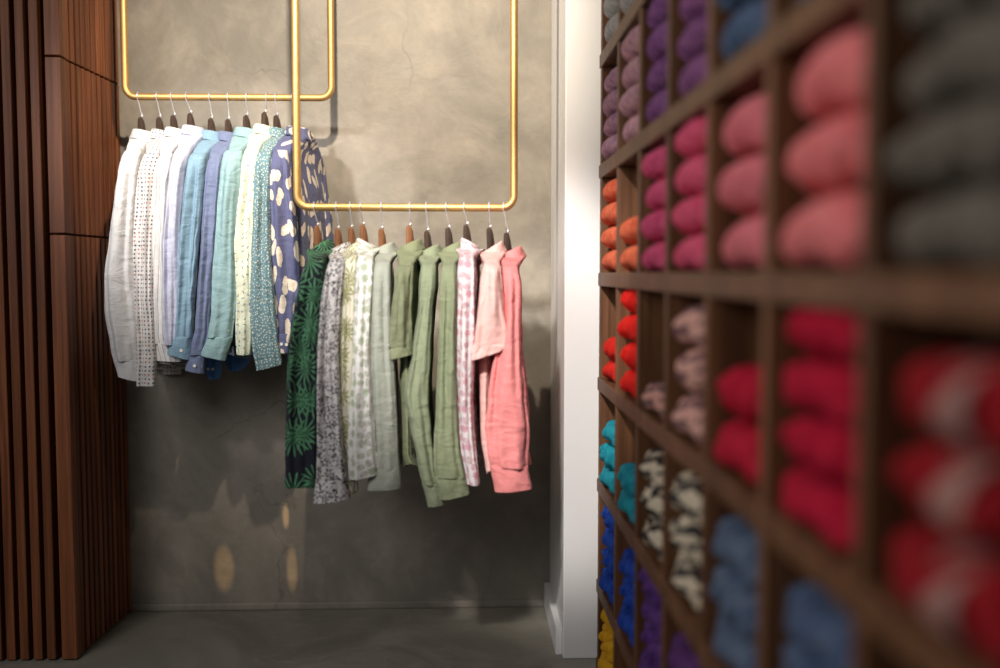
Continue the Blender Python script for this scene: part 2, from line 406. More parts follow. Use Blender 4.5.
FAB = {
 's1': solid('white_linen', (0.73,0.72,0.72)),
 's2': dots('white_dotted_cotton', (0.73,0.71,0.69), (0.10,0.09,0.13), 72, 0.23, (0.45,0.18,0.16)),
 's3': stripes('white_pinstriped_cotton', (0.73,0.715,0.70), (0.22,0.23,0.28), 62, 0.10),
 's4': stripes('pale_lavender_stripe', (0.60,0.62,0.76), (0.44,0.46,0.64), 210, 0.4),
 's5': solid('light_blue_chambray', (0.24,0.38,0.50), (0.20,0.34,0.46)),
 's6': solid('indigo_linen', (0.18,0.22,0.36), (0.15,0.185,0.32)),
 's6b': solid('bright_blue_cotton', (0.09,0.22,0.55)),
 's7': solid('aqua_linen', (0.30,0.46,0.48), (0.25,0.41,0.44)),
 's8': sprigs('cream_sprig_print', (0.74,0.77,0.60), (0.15,0.22,0.26), 42, 0.07, 0.22),
 's9': dots('teal_dotted_cotton', (0.13,0.24,0.28), (0.62,0.62,0.54), 100, 0.22, None, 0.85),
 's10': blotch('navy_blotch_print', (0.10,0.11,0.22), (0.76,0.66,0.55), 14),
 'p1': palm('palm_leaf_print', (0.012,0.014,0.028), (0.012,0.10,0.045), (0.12,0.35,0.17), 8, 15, 0.56),
 'p2': scribble('grey_ditsy_print', (0.72,0.69,0.68), (0.045,0.045,0.06), 62, 0.55, 0.60),
 'p3': palm('olive_palm_print', (0.70,0.67,0.54), (0.12,0.125,0.045), (0.34,0.33,0.15), 15, 9, 0.60),
 'p4': botanic('white_leaf_outline_print', (0.76,0.75,0.72), (0.30,0.33,0.22), (0.34,0.40,0.26), 33),
 'p5': solid('pale_sage_linen', (0.38,0.405,0.34), (0.345,0.37,0.31)),
 'p6': solid('olive_green_linen', (0.235,0.26,0.15), (0.20,0.225,0.125)),
 'p7': solid('soft_green_linen', (0.275,0.315,0.20), (0.24,0.28,0.17)),
 'p8': solid('grass_green_linen', (0.26,0.295,0.175), (0.225,0.26,0.15)),
 'p9': botanic('rose_botanic_print', (0.76,0.69,0.71), (0.50,0.21,0.26), (0.60,0.26,0.32), 35),
 'p10': solid('light_pink_linen', (0.88,0.54,0.49), (0.84,0.49,0.45)),
 'p11': solid('coral_pink_linen', (0.90,0.30,0.29), (0.86,0.26,0.26)),
}
M_button = mat_plain('pearl_button', (0.78, 0.77, 0.72), 0.25)
M_hole = mat_plain('button_hole', (0.04, 0.04, 0.05), 0.6)

# ------------------------------------------------------------------ shirts
def interp(rows, y):
    if y <= rows[0][0]: return rows[0][1:]
    for a, b in zip(rows, rows[1:]):
        if y <= b[0]:
            t = (y-a[0])/(b[0]-a[0]); t = t*t*(3-2*t)*0.5 + t*0.5
            return tuple(p+(q-p)*t for p, q in zip(a[1:], b[1:]))
    return rows[-1][1:]
def sup(t, p):
    c, s = math.cos(t), math.sin(t)
    return math.copysign(abs(c)**p, c), math.copysign(abs(s)**p, s)
def skin(bm, rings, uvs, close=True):
    uvl = bm.loops.layers.uv.verify(); n = len(rings[0])
    vr = [[bm.verts.new(p) for p in r] for r in rings]
    for i in range(len(vr)-1):
        for k in range(n if close else n-1):
            k2 = (k+1) % n
            f = bm.faces.new((vr[i][k], vr[i][k2], vr[i+1][k2], vr[i+1][k]))
            u0, u1 = uvs[i][k], uvs[i][k+1]; w0, w1 = uvs[i+1][k], uvs[i+1][k+1]
            for lp, u in zip(f.loops, (u0, u1, w1, w0)): lp[uvl].uv = u
    return vr
def arcuv(rings, v_of, close=True, seed=0.0):
    n = len(rings[0]); ref = rings[len(rings)//2]
    acc = [0.0]
    for k in range(n):
        acc.append(acc[-1] + (Vector(ref[(k+1)%n])-Vector(ref[k])).length)
    out = []
    for i in range(len(rings)):
        ln = [0.0]
        for k in range(n): ln.append(ln[-1] + (Vector(rings[i][(k+1)%n])-Vector(rings[i][k])).length)
        h = (ln[n]) / 2; hr_ = acc[n]/2
        out.append([(seed + ln[k] - h, v_of[i]) for k in range(n+1)])
    return out
def solid_mod(o, th=0.0012, sub=1):
    md = o.modifiers.new('thick', 'SOLIDIFY'); md.thickness = th; md.offset = 0
    if sub:
        s = o.modifiers.new('smooth', 'SUBSURF'); s.levels = sub; s.render_levels = sub

def sleeve_mesh(rows, Yc, hdep, rnd, y0, y1, n=56, m=64, cap=True, amp=1.0, slant=0.0):
    ph = [rnd.uniform(0, 2*PI) for _ in range(8)]; rings = []; vs = []
    off = rnd.uniform(0, 50)
    for i in range(m+1):
        s = i/m; y = y0 + (y1-y0)*s
        xl, xr = interp(rows, y)
        Y = Yc + (0.012*math.sin(PI*s)*-1 if cap else 0)
        A = P(xl, y, Y); B = P(xr, y, Y); hw = (B.x-A.x)/2; cx = (A.x+B.x)/2; z = (A.z+B.z)/2
        hd = hdep*(0.85+0.35*math.sin(PI*min(1, s*1.2))) if cap else hdep*0.90
        if cap and s < 0.12:
            q = s/0.12; e = math.sqrt(max(0.0, 1-(1-q)**2))
            hw *= 0.72+0.28*e; hd *= 0.30+0.70*e; Y += 0.028*(1-e)
        ring = []
        for k in range(n):
            t = 2*PI*k/n + PI/2
            cx_, sy_ = sup(t, 0.85)
            f = (0.50*math.sin(2*t+ph[0]+1.6*s)+0.42*math.sin(4*t+ph[1]-2.2*s)+0.30*math.sin(7*t+ph[2]+3*s)+0.16*math.sin(11*t+ph[3]-4*s))
            env = min(1, s/0.15)*amp
            fx = 1 + 0.05*f*env; fy = 1 + 0.42*f*env
            nz = noise.noise(Vector((cx_*1.7+off, sy_*1.7, z*16)))*0.0032*env + noise.noise(Vector((cx_*3.5, sy_*3+off, z*42)))*0.0010*env
            ring.append(Vector((cx + hw*cx_*fx + nz*cx_, Y + (hd*sy_*fy) + nz*1.2, z + slant*hw*cx_*s)))
        rings.append(ring); vs.append(z)
    return rings, vs

def torso_mesh(col, sh, Yr, half, rows, yneck, yhem, rnd, n=96, m=70, tail=0.03, amp=1.0):
    """col: collar base point; sh: near shoulder tip; rows: px rows at the middle plane"""
    ph = [rnd.uniform(0, 2*PI) for _ in range(8)]; rings = []; vs = []; off = rnd.uniform(0, 50)
    zt = col.z; zs = sh.z
    slope = (sh.x-col.x)/half                 # how far the near shoulder stands to the side
    zh = P(400, yhem, Yr-half).z
    for i in range(m+1):
        s = i/m
        if s < 0.3:                            # yoke: from the neck out along the shoulders
            q = s/0.3; hd = 0.046 + (half-0.046)*q**1.0; z = zt + (zs-zt)*(q**1.25)
            if q > 0.86: z -= 0.012*((q-0.86)/0.14)**2
            z_ref = z
        else:
            q = (s-0.3)/0.7; hd = half*(1.0+0.02*q); z = (zs-0.012) + (zh-zs+0.012)*q
        # outline row that belongs to this height at the near shoulder
        d = Vector((0, Yr-half, z)) - CAM
        c_ = RM.transposed() @ d; py = 334 + FPX*c_.y/c_.z
        xl, xr = interp(rows, py)
        A = P(xl, py, Yr-half); B = P(xr, py, Yr-half)
        hw = (B.x-A.x)/2; xn = (A.x+B.x)/2; kk = 1.0
        if s < 0.3:
            q = s/0.3; hw = 0.047 + (min(hw, 0.042)-0.047)*q; cx = col.x
        else:
            q = min(1, (s-0.3)/0.18); q = q*q*(3-2*q)
            kk = 1-0.35*q; cx = (col.x)*(1-q) + (xn - slope*half*kk)*q
        ring = []
        for k in range(n):
            t = 2*PI*k/n + PI/2
            cx_, sy_ = sup(t, 0.9 - 0.50*(1 if s < 0.28 else max(0, 1-(s-0.28)/0.15)))
            env = max(0, (s-0.25)/0.75)**0.7*amp
            f = 0.5*math.sin(5*t+ph[0]+1.0*s)+0.45*math.sin(8*t+ph[1]-1.5*s)+0.3*math.sin(13*t+ph[2]+2*s)+0.25*math.sin(21*t+ph[3])
            dx = 0.011*f*env
            yy = hd*sy_*(1+0.015*f*env)
            nz = noise.noise(Vector((cx_*2+off, yy*14, z*14)))*0.004*min(1, s*3)
            X = cx + (hw*cx_ if abs(sy_) < 2 else 0) + dx*cx_ + nz*cx_
            X += slope*kk*(-yy)
            zz = z
            if s > 0.86: zz += tail*((s-0.86)/0.14)*(abs(sy_)**3) 
            if s < 0.3: zz += 0.004*noise.noise(Vector((X*30, yy*30, off)))
            ring.append(Vector((X, Yr+yy, zz)))
        rings.append(ring); vs.append(z if s > 0.3 else zs + (0.3-s)*0.5)
    return rings, vs

def collar_mesh(c, hw, hd, front, rise, tiltz, rnd, n=40, leaf=0.030):
    """horseshoe collar round the neck, open towards `front` (+1 right, -1 left)"""
    prof = [(0.000,-0.016),(0.000,0.000),(0.001,0.014),(0.004,0.024),(0.010,0.026),(0.0150,0.019),(0.0195,0.009),(0.023,0.000),(0.0255,-0.008)]
    rings = []
    for j, (o_, z_) in enumerate(prof):
        ring = []
        for k in range(n+1):
            a = (-1+2*k/n); ph = a*math.radians(158)
            lx = -front*(math.cos(ph)); ly = math.sin(ph)
            z = z_
            if j >= 5: z -= leaf*0.5*(abs(a)**3)*(j-4)/4
            fz = -tiltz*(1-math.cos(ph))/2
            w_ = 0.0025*math.sin(ph*3+j)
            ring.append(Vector((c.x + lx*(hw+o_+w_), c.y + ly*(hd+o_), c.z + rise + z + fz)))
        rings.append(ring)
    return rings

SHIRTS = []
def make_shirt(key, rack, hook_x, collar, label, sleeve, ysh=None, yhem=None, torso=None, short=False, front=1,
               cuff=True, cuff_h=20, tilt=0.0, half=None, dY=0.0, wood=None, amp=1.0, buttons=0, collar_w=None, slant=0.0,
               hdep=0.030, button_px=None, extra=None, cuff_mat=None, hlabel=None, mat2=None):
    Yr, zr = (RY1, z1) if rack == 1 else (RY2, z2)
    half = half or (0.185 if rack == 1 else 0.18)
    rnd = random.Random(sum(ord(c) for c in key)*13+int(hook_x*7)); mat = FAB[key]
    cxp, cyp, cwp = collar
    cpt = P(cxp, cyp+9, Yr)
    hx = P(hook_x, 97 if rack == 1 else 207, Yr).x
    Yn = Yr - half - 0.004 + dY
    r0 = sleeve[0]; tip = P((r0[1]+r0[2])/2, r0[0]-1, Yn)
    root = bpy.data.objects.new('shirt', None); C.objects.link(root); root.location = (cpt.x, Yr, cpt.z); off = Vector(root.location)
    # torso
    if torso is None:
        torso = []
        for (y, a, b) in sleeve:
            m_ = (a+b)/2; h_ = min((b-a)/2, 9.5)
            # middle plane sits further back: slide towards the vanishing point
            m2 = m_
            torso.append((y, m2-h_*0.9, m2+h_*0.9))
    yh = yhem or sleeve[-1][0]-16
    rings, vs = torso_mesh(cpt, tip, Yr, half, torso, cyp+9, yh, rnd, amp=amp)
    bm = bmesh.new(); skin(bm, rings, arcuv(rings, vs, seed=rnd.random())); recalc(bm)
    o = link_bm('torso', bm, mat, root, offset=off); solid_mod(o)
    # sleeves
    y0 = sleeve[0][0]-3; y1 = sleeve[-1][0]
    for side in (0, 1):
        Yc = Yn - 0.010 if side == 0 else Yr + half + 0.012
        has_cuff = cuff and not short
        yc = y1 - cuff_h if has_cuff else y1
        def mapy(rr):
            if side == 0: return rr
            k = (Yn)/(Yc)                      # far sleeve: same world size, further away
            sx = 2*(cpt.x-tip.x)*FPX/Yc   # the far sleeve follows the turn of the hanger
            return [(273+(y-273)*k, 466+(a-466)*k+sx, 466+(b-466)*k+sx) for y, a, b in rr]
        rows = mapy(sleeve); a0 = 273+(y0-273)*(1 if side == 0 else Yn/Yc); a1 = 273+(yc-273)*(1 if side == 0 else Yn/Yc)
        rings, vs = sleeve_mesh(rows, Yc, hdep, rnd, a0, a1, amp=amp, slant=slant if not has_cuff else 0)
        bm = bmesh.new(); skin(bm, rings, arcuv(rings, vs, seed=rnd.random())); recalc(bm)
        so = link_bm('sleeve', bm, mat, root, offset=off); solid_mod(so)
        if short:                              # turned-up hem band
            e0 = a1-9; 
            rr = [(y, a-1.0, b+1.0) for y, a, b in rows]
            rings, vs = sleeve_mesh(rr, Yc, hdep*1.12, rnd, e0, a1+0.5, cap=False, m=8, amp=0.25, slant=slant*1.0)
            for rg, r_ in zip(rings, rings):
                pass
            bm = bmesh.new(); skin(bm, rings, arcuv(rings, vs)); recalc(bm)
            co = link_bm('sleeve_hem', bm, mat, so, offset=off); solid_mod(co, 0.002)
        if has_cuff:
            b0 = a1-1.5; b1 = 273+(y1-273)*(1 if side == 0 else Yn/Yc)
            cm = FAB[cuff_mat] if cuff_mat and side == 0 else mat
            rr = [(y, a-0.2, b+0.2) for y, a, b in rows]
            rings, vs = sleeve_mesh(rr, Yc, hdep*0.92, rnd, b0, b1, cap=False, m=14, amp=0.30, slant=slant)
            bm = bmesh.new(); skin(bm, rings, arcuv(rings, vs)); recalc(bm)
            co = link_bm('cuff', bm, cm, root, offset=off); solid_mod(co, 0.0022)
            if side == 0 and button_px:
                for (bx, by) in button_px:
                    # nearest cuff point gives the depth
                    q = P(bx, by, Yc); best = min((v for rg in rings for v in rg if v.y < Yc), key=lambda v: (v.x-q.x)**2+(v.z-q.z)**2)
                    add_button(Vector((q.x, best.y-0.002, q.z)), co, off)
    # collar
    hw = (collar_w or cwp)/2/FPX*Yr*0.68
    rings = collar_mesh(cpt, hw, 0.044, front, 0.010, (0.010 if rack == 1 else 0.026)+tilt, rnd)
    bm = bmesh.new()
    n = len(rings[0]); uvs = [[(k*0.006, j*0.012) for k in range(n+1)] for j in range(len(rings))]
    skin(bm, rings, uvs, close=False); recalc(bm)
    o = link_bm('collar', bm, mat, root, offset=off); solid_mod(o, 0.002)
    if extra:
        for nm, rr, Ye, hd_, mk, btn in extra:
            rings, vs = sleeve_mesh(rr, Yr+Ye, hd_, rnd, rr[0][0], rr[-1][0], cap=False, m=16, amp=0.5)
            bm = bmesh.new(); skin(bm, rings, arcuv(rings, vs)); recalc(bm)
            eo = link_bm(nm, bm, FAB[mk], root, offset=off); solid_mod(eo); eo['label'] = 'brighter blue ' + nm.replace('_', ' ')
            for (bx, by) in btn:
                q = P(bx, by, Yr+Ye); best = min((v for rg in rings for v in rg if v.y < Yr+Ye), key=lambda v: (v.x-q.x)**2+(v.z-q.z)**2)
                add_button(Vector((q.x, best.y-0.002, q.z)), eo, off)
    tag(root, label, 'shirt', 'shirts on the left rail' if rack == 1 else 'shirts on the right rail')
    zneck = cpt.z + 0.012
    make_hanger(hx, Yr, zr, (cpt.x-hx)*0.6, P(cxp, cyp, Yr).z - 0.005, wood or M_hwood, hlabel, 'hangers on the left rail' if rack == 1 else 'hangers on the right rail', half=half-0.03, drop=max(0.03, cpt.z-tip.z), turn=math.atan2(tip.x-cpt.x, half))
    return root
def add_button(p, parent, off, r=0.0055):
    bm = bmesh.new()
    prof = [(0, -0.0012), (0.6*r, -0.0010), (0.78*r, -0.0018), (r, -0.0012), (r, 0.0010), (0, 0.0012)]
    N = 16; rings = []
    for rr, yy in prof:
        rings.append([bm.verts.new((p.x+rr*math.cos(2*PI*k/N), p.y+yy, p.z+rr*math.sin(2*PI*k/N))) for k in range(N)])
    for a, b in zip(rings, rings[1:]):
        for k in range(N):
            bm.faces.new((a[k], a[(k+1)%N], b[(k+1)%N], b[k]))
    recalc(bm)
    link_bm('button', bm, M_button, parent, offset=off)

W1, W2 = M_hwood, M_hwood2
# left rail ---------------------------------------------------------
make_shirt('s1', 1, 138, (145,131,20), 'plain white linen shirt with long sleeves, leftmost on the left rail beside the wooden slats',
    [(152,121,141),(175,118,138),(194,115,137),(236,110,135),(276,104.5,135),(312,105,138),(345,111,140),(379,119,140)],
    yhem=362, torso=[(135,136,152),(155,126,144),(200,120,140),(260,116,138),(330,118,139),(372,120,140)], cuff_h=18, slant=-0.25,
    hlabel='dark wooden hanger holding the plain white linen shirt')
make_shirt('s2', 1, 157, (163,131,18), 'white shirt with small dark and red dots, second from the left on the left rail',
    [(154,142,159),(175,139,157),(210,136,155),(250,134,154),(300,136,154),(350,138,156),(386,137,157)],
    yhem=372, torso=[(135,152,168),(155,144,160),(200,140,157),(260,140,158),(330,143,162),(372,146,180)], cuff=False,
    hlabel='dark wooden hanger holding the white dotted shirt')
make_shirt('s3', 1, 171.5, (177,129,18), 'white shirt with thin dark pinstripes between the dotted shirt and the pale lavender one',
    [(155,158,172),(200,155,169),(250,153,167),(300,153,168),(335,153,171),(361,154,182)],
    yhem=352, dY=0.012, cuff_h=17, hlabel='dark wooden hanger holding the white pinstriped shirt', slant=-0.05)
make_shirt('s4', 1, 186.5, (195,127,22), 'pale lavender-blue finely striped shirt beside the light blue chambray shirt',
    [(150,173,190),(175,170,185),(204,167,183),(246,164,181),(300,163,180),(345,165,178)],
    yhem=340, cuff=False, dY=-0.004, hlabel='dark wooden hanger holding the pale lavender-blue shirt')
make_shirt('s5', 1, 210, (214,132,22), 'light blue chambray shirt with buttoned cuff, fifth from the left on the left rail',
    [(155,188,206),(175,187,204),(204,184,202),(246,180,198),(280,178,194),(310,176,192),(335,173,191),(357,168,190)],
    yhem=345, button_px=[(183.5,350)], slant=-0.3, cuff_h=19, dY=-0.002, hlabel='dark wooden hanger holding the light blue chambray shirt')
make_shirt('s6', 1, 228.5, (230,133,20), 'indigo blue linen shirt with long cuffs between light blue and aqua shirts',
    [(158,207,222),(200,204,220),(246,201,217),(290,198,213),(330,195,210),(350,190,207),(372,186,204)],
    yhem=362, torso=[(140,218,236),(158,210,226),(200,208,224),(260,206,224),(330,206,226),(372,204,244)], dY=0.010, slant=-0.2, cuff_h=17, button_px=[(197,365)],
    extra=[('cuff', [(335,206,222),(360,205,222),(374,206,221),(379,209,219)], -0.10, 0.022, 's6b', [(209.5,368.5),(214.5,368.5)]), ('shirt_tail', [(325,222,254),(350,223,253),(364,226,249),(371,230,240)], -0.02, 0.02, 's6b', [])],
    hlabel='dark wooden hanger holding the indigo blue shirt')
make_shirt('s7', 1, 247, (248,129,25), 'aqua green linen shirt with buttoned cuff, left of the cream sprigged shirt',
    [(152,222,243),(180,220,242),(210,218,239),(246,216,237),(280,213,237),(310,212,236),(334,209,233),(358,201,225)],
    yhem=344, dY=-0.006, slant=-0.25, cuff_h=20, button_px=[(229,330)], hlabel='dark wooden hanger holding the aqua linen shirt')
make_shirt('s8', 1, 267, (265,126,19), 'cream shirt printed with tiny dark sprigs between aqua and teal shirts',
    [(150,243,259),(180,240,257),(215,235,255),(246,232,254),(280,234,253),(320,236,252),(355,237,251)],
    yhem=345, cuff=False, dY=0.004, hlabel='dark wooden hanger holding the cream sprigged shirt')
make_shirt('s9', 1, 276, (279,129,18), 'teal shirt scattered with small white dots beside the navy blotched shirt',
    [(152,256,272),(180,255,271),(215,254,271),(250,252,271),(300,250,274),(340,252,278),(368,257,282)],
    yhem=352, dY=-0.01, slant=0.25, cuff_h=17, cuff=False, hlabel='dark wooden hanger holding the teal dotted shirt')
make_shirt('s10', 1, 293, (299,128,24), 'navy shirt with large cream blotches, rightmost on the left rail',
    [(152,271,288),(180,270,291),(215,271,296),(250,271,299),(300,274,300),(330,277,297),(353,277,294)],
    yhem=335, torso=[(130,276,298),(152,276,299),(194,278,302),(236,280,304),(300,280,304),(350,280,302)], button_px=[(283,343.5),(288,344)],
    cuff_h=18, dY=0.004, hlabel='dark wooden hanger holding the navy blotched shirt')
# right rail --------------------------------------------------------
make_shirt('p1', 2, 314, (321,241,18), 'black shirt printed with big green palm fronds, leftmost on the right rail',
    [(262,305,324),(285,300,322),(310,295,320),(350,289,318),(400,287,318),(450,285.5,317),(487,285,315)],
    yhem=470, front=-1, cuff=False, wood=W2, hlabel='brown wooden hanger holding the palm frond shirt', tilt=0.01)
make_shirt('p2', 2, 336, (341,244,19), 'white shirt with dense small grey floral print beside the palm frond shirt',
    [(262,327,345),(280,325,343),(310,321,341),(350,318,339),(400,317,341),(450,317,344),(480,316,347),(501,314,350)],
    yhem=486, front=-1, dY=-0.012, slant=0.12, cuff_h=21, wood=W2, hlabel='brown wooden hanger holding the grey floral shirt')
make_shirt('p3', 2, 350, (354,243,17), 'cream shirt with olive palm print squeezed between grey floral and white leaf shirts',
    [(258,343,359),(280,341,357),(310,340,357),(350,339,357),(400,340,356),(450,343,357),(492,346,358)],
    yhem=482, front=-1, dY=0.02, cuff=False, wood=W2, hlabel='brown wooden hanger holding the olive palm print shirt')
make_shirt('p4', 2, 360, (367,240,17), 'white shirt with pale grey-green leaf print left of the plain sage shirt',
    [(258,356,374),(280,355,374),(310,354,372),(350,353,371),(400,350,373),(440,347,376),(477,348,380)],
    yhem=455, front=1, dY=-0.008, cuff=False, slant=0.2, wood=W2, hlabel='brown wooden hanger holding the white leaf print shirt')
make_shirt('p5', 2, 381, (384,244,20), 'plain pale sage linen shirt right of the white leaf print shirt',
    [(264,373,391),(285,371,391),(310,371,391),(350,370,393),(400,371,396),(450,373,398),(489,368,401)],
    yhem=474, front=-1, cuff_h=20, slant=0.06, amp=0.6, wood=W2, hlabel='brown wooden hanger holding the pale sage shirt')
make_shirt('p6', 2, 410, (411,241,20), 'olive green short-sleeved linen shirt right of the pale sage shirt',
    [(268,396,414),(285,395,413),(310,392,412),(330,390,412),(357,387,412)],
    yhem=474, short=True, slant=0.25, front=-1, torso=[(250,404,420),(280,400,416),(320,398,416),(362,398,414),(461,400,414),(478,402,422)], wood=W2, dY=-0.01,
    hlabel='brown wooden hanger holding the olive short-sleeved shirt')
make_shirt('p7', 2, 426, (430,246,18), 'soft green long-sleeved linen shirt hanging right behind the olive short-sleeved one',
    [(266,420,437),(285,419,436),(310,418,433),(350,412,431),(395,404,429),(430,411,431),(465,418,435),(505,428,445)],
    yhem=470, front=-1, dY=0.006, cuff_h=21, slant=0.15, wood=W1, hlabel='wooden hanger holding the soft green long-sleeved shirt')
make_shirt('p8', 2, 446, (452,243,18), 'grass green long-sleeved linen shirt left of the rose botanical print shirt',
    [(266,441,457),(290,440,457),(350,438,456),(400,436,457),(450,434,460),(475,434,465),(497,441,469)],
    yhem=478, front=-1, dY=-0.008, cuff_h=20, slant=0.2, wood=W1, hlabel='wooden hanger holding the grass green shirt')
make_shirt('p9', 2, 464, (470,240,16), 'white shirt with rose pink botanical print between green and light pink shirts',
    [(258,458,475),(280,457,475),(320,455,475),(360,455,474),(400,456,473),(440,459,475),(484,467,480)],
    yhem=450, front=1, cuff=False, dY=0.006, wood=W1, hlabel='wooden hanger holding the rose botanical print shirt')
make_shirt('p10', 2, 489, (492,243,21), 'light pink short-sleeved linen shirt left of the long coral pink shirt',
    [(265,483,501),(285,480,503),(310,477,506),(335,474,511),(353,472,513)],
    yhem=482, short=True, front=-1, torso=[(250,485,501),(280,484,500),(320,480,500),(360,476,494),(400,478,491),(440,480,491),(482,486,494)], dY=-0.02, slant=0.35,
    wood=W1, tilt=0.012, hlabel='dark wooden hanger holding the light pink shirt')
make_shirt('p11', 2, 503.5, (511,248,20), 'coral pink long-sleeved linen shirt, rightmost on the right rail near the white wall',
    [(268,501,519),(285,500,521),(310,499,521),(350,495,522),(395,488,526),(428,485,530),(455,488,527.5),(468,491,528),(490,495,532)],
    yhem=470, front=-1, cuff_h=23, slant=0.08, wood=W1, hlabel='dark wooden hanger holding the coral pink shirt', hdep=0.036)

# ------------------------------------------------------------------ shelving
XS = 0.42; XB = 0.74
LV = [1.30+v for v in (1.0, 0.66, 0.318, -0.020, -0.353, -0.680, -1.010)]
COLY = [3.07, 2.73, 2.39, 2.05, 1.707, 1.365, 1.023, 0.680, 0.34]
root = bpy.data.objects.new('shelving_unit', None); C.objects.link(root); root.location = (0.58, 1.7, 0); off = Vector(root.location)
tag(root, 'tall dark wooden cubbyhole shelving full of yarn along the right side', 'shelf')
for z in LV + [1.30-1.27]:
    bm = bmesh.new(); bbox(bm, XS, XB, COLY[-1]-0.016, COLY[0]+0.016, z-0.021, z+0.021)
    o = link_bm('shelf_board', bm, M_shelf, root, False, off); bevel(o, 0.003)
for Y in COLY:
    nm = 'end_panel' if Y == COLY[0] else 'divider'
    bm = bmesh.new(); bbox(bm, XS+0.004, XB-0.002, Y-0.015, Y+0.015, 0, LV[0]+0.019)
    o = link_bm(nm, bm, M_shelf, root, False, off); bevel(o, 0.003)
bm = bmesh.new(); bbox(bm, XB, XB+0.012, COLY[-1]-0.016, COLY[0]+0.016, 0, LV[0]+0.02)
link_bm('back_panel', bm, M_shelf, root, False, off)

# yarn skeins
def yarn_mat(name, a, b, speck=None, variegated=0.0):
    t = NT(name); g = t.n('ShaderNodeTexCoord').outputs['UV']
    fib = t.n('ShaderNodeTexWave', _wave_type='BANDS', _bands_direction='DIAGONAL', Vector=t.mapping(g, (60, 26, 1)), Scale=1.0, Distortion=1.5, Detail=2).outputs[1]
    n = t.noise(t.mapping(g, (3, 9, 1)), 2.0, 4)
    col = t.mix(t.ramp(n, 0.38, 0.62), a, b)
    if speck:
        col = t.mix(t.ramp(t.noise(t.mapping(g, (6, 4, 1), rot=(0,0,0.5)), 1.5, 1), 0.49, 0.53), col, speck)
    return t.out(col, 0.9, t.bump(fib, 0.6, 0.006), Specular__IOR__Level=0.12)
YM = {
 'dark grey': yarn_mat('grey_wool', (0.11,0.095,0.075), (0.20,0.17,0.135)),
 'coral pink': yarn_mat('coral_wool', (0.78,0.17,0.17), (0.90,0.26,0.25)),
 'dusty pink': yarn_mat('dusty_pink_wool', (0.72,0.15,0.18), (0.86,0.24,0.26)),
 'hot pink': yarn_mat('hot_pink_wool', (0.80,0.08,0.18), (0.92,0.16,0.26)),
 'magenta pink': yarn_mat('magenta_wool', (0.72,0.07,0.20), (0.86,0.14,0.27)),
 'orange coral': yarn_mat('orange_wool', (0.70,0.11,0.05), (0.80,0.20,0.10)),
 'slate blue': yarn_mat('slate_wool', (0.05,0.09,0.18), (0.13,0.18,0.27)),
 'purple': yarn_mat('purple_wool', (0.18,0.06,0.19), (0.38,0.15,0.32)),
 'violet': yarn_mat('violet_wool', (0.18,0.06,0.21), (0.34,0.14,0.33)),
 'pale lilac': yarn_mat('lilac_wool', (0.48,0.24,0.32), (0.70,0.40,0.42)),
 'mauve': yarn_mat('mauve_wool', (0.40,0.20,0.33), (0.62,0.36,0.42)),
 'light grey': yarn_mat('pale_grey_wool', (0.42,0.42,0.42), (0.62,0.60,0.56)),
 'banded red': yarn_mat('banded_red_wool', (0.22,0.005,0.010), (0.36,0.014,0.018)),
 'crimson': yarn_mat('crimson_wool', (0.42,0.006,0.03), (0.58,0.015,0.05)),
 'deep red': yarn_mat('deep_red_wool', (0.45,0.008,0.03), (0.60,0.02,0.05)),
 'pink striped': yarn_mat('pink_striped_wool', (0.88,0.50,0.40), (0.80,0.42,0.34), (0.26,0.13,0.14)),
 'salmon striped': yarn_mat('salmon_striped_wool', (0.80,0.42,0.34), (0.70,0.36,0.30), (0.20,0.12,0.12)),
 'bright red': yarn_mat('bright_red_wool', (0.75,0.010,0.010), (0.85,0.03,0.02)),
 'scarlet': yarn_mat('scarlet_wool', (0.60,0.015,0.010), (0.70,0.03,0.02)),
 'black and cream': yarn_mat('marled_wool', (0.80,0.68,0.50), (0.72,0.60,0.44), (0.03,0.03,0.035)),
 'cream and black': yarn_mat('cream_marled_wool', (0.80,0.70,0.52), (0.70,0.60,0.46), (0.04,0.035,0.035)),
 'turquoise': yarn_mat('turquoise_wool', (0.01,0.26,0.36), (0.03,0.38,0.46)),
 'teal blue': yarn_mat('teal_wool', (0.01,0.24,0.34), (0.03,0.36,0.44)),
 'royal blue': yarn_mat('royal_blue_wool', (0.01,0.05,0.38), (0.03,0.10,0.50)),
 'cobalt blue': yarn_mat('cobalt_wool', (0.01,0.04,0.32), (0.03,0.09,0.45)),
 'dark purple': yarn_mat('dark_purple_wool', (0.07,0.02,0.16), (0.14,0.06,0.24)),
 'plum': yarn_mat('plum_wool', (0.08,0.02,0.14), (0.15,0.06,0.20)),
 'yellow': yarn_mat('yellow_wool', (0.75,0.36,0.01), (0.85,0.46,0.03)),
 'navy slate': yarn_mat('navy_slate_wool', (0.045,0.08,0.17), (0.12,0.16,0.25)),
 'denim blue': yarn_mat('denim_wool', (0.05,0.09,0.20), (0.13,0.18,0.30)),
 'grey blue': yarn_mat('grey_blue_wool', (0.06,0.10,0.18), (0.15,0.19,0.27)),
}
M_paper = mat_plain('cream_paper_band', (0.30, 0.14, 0.115), 0.7)
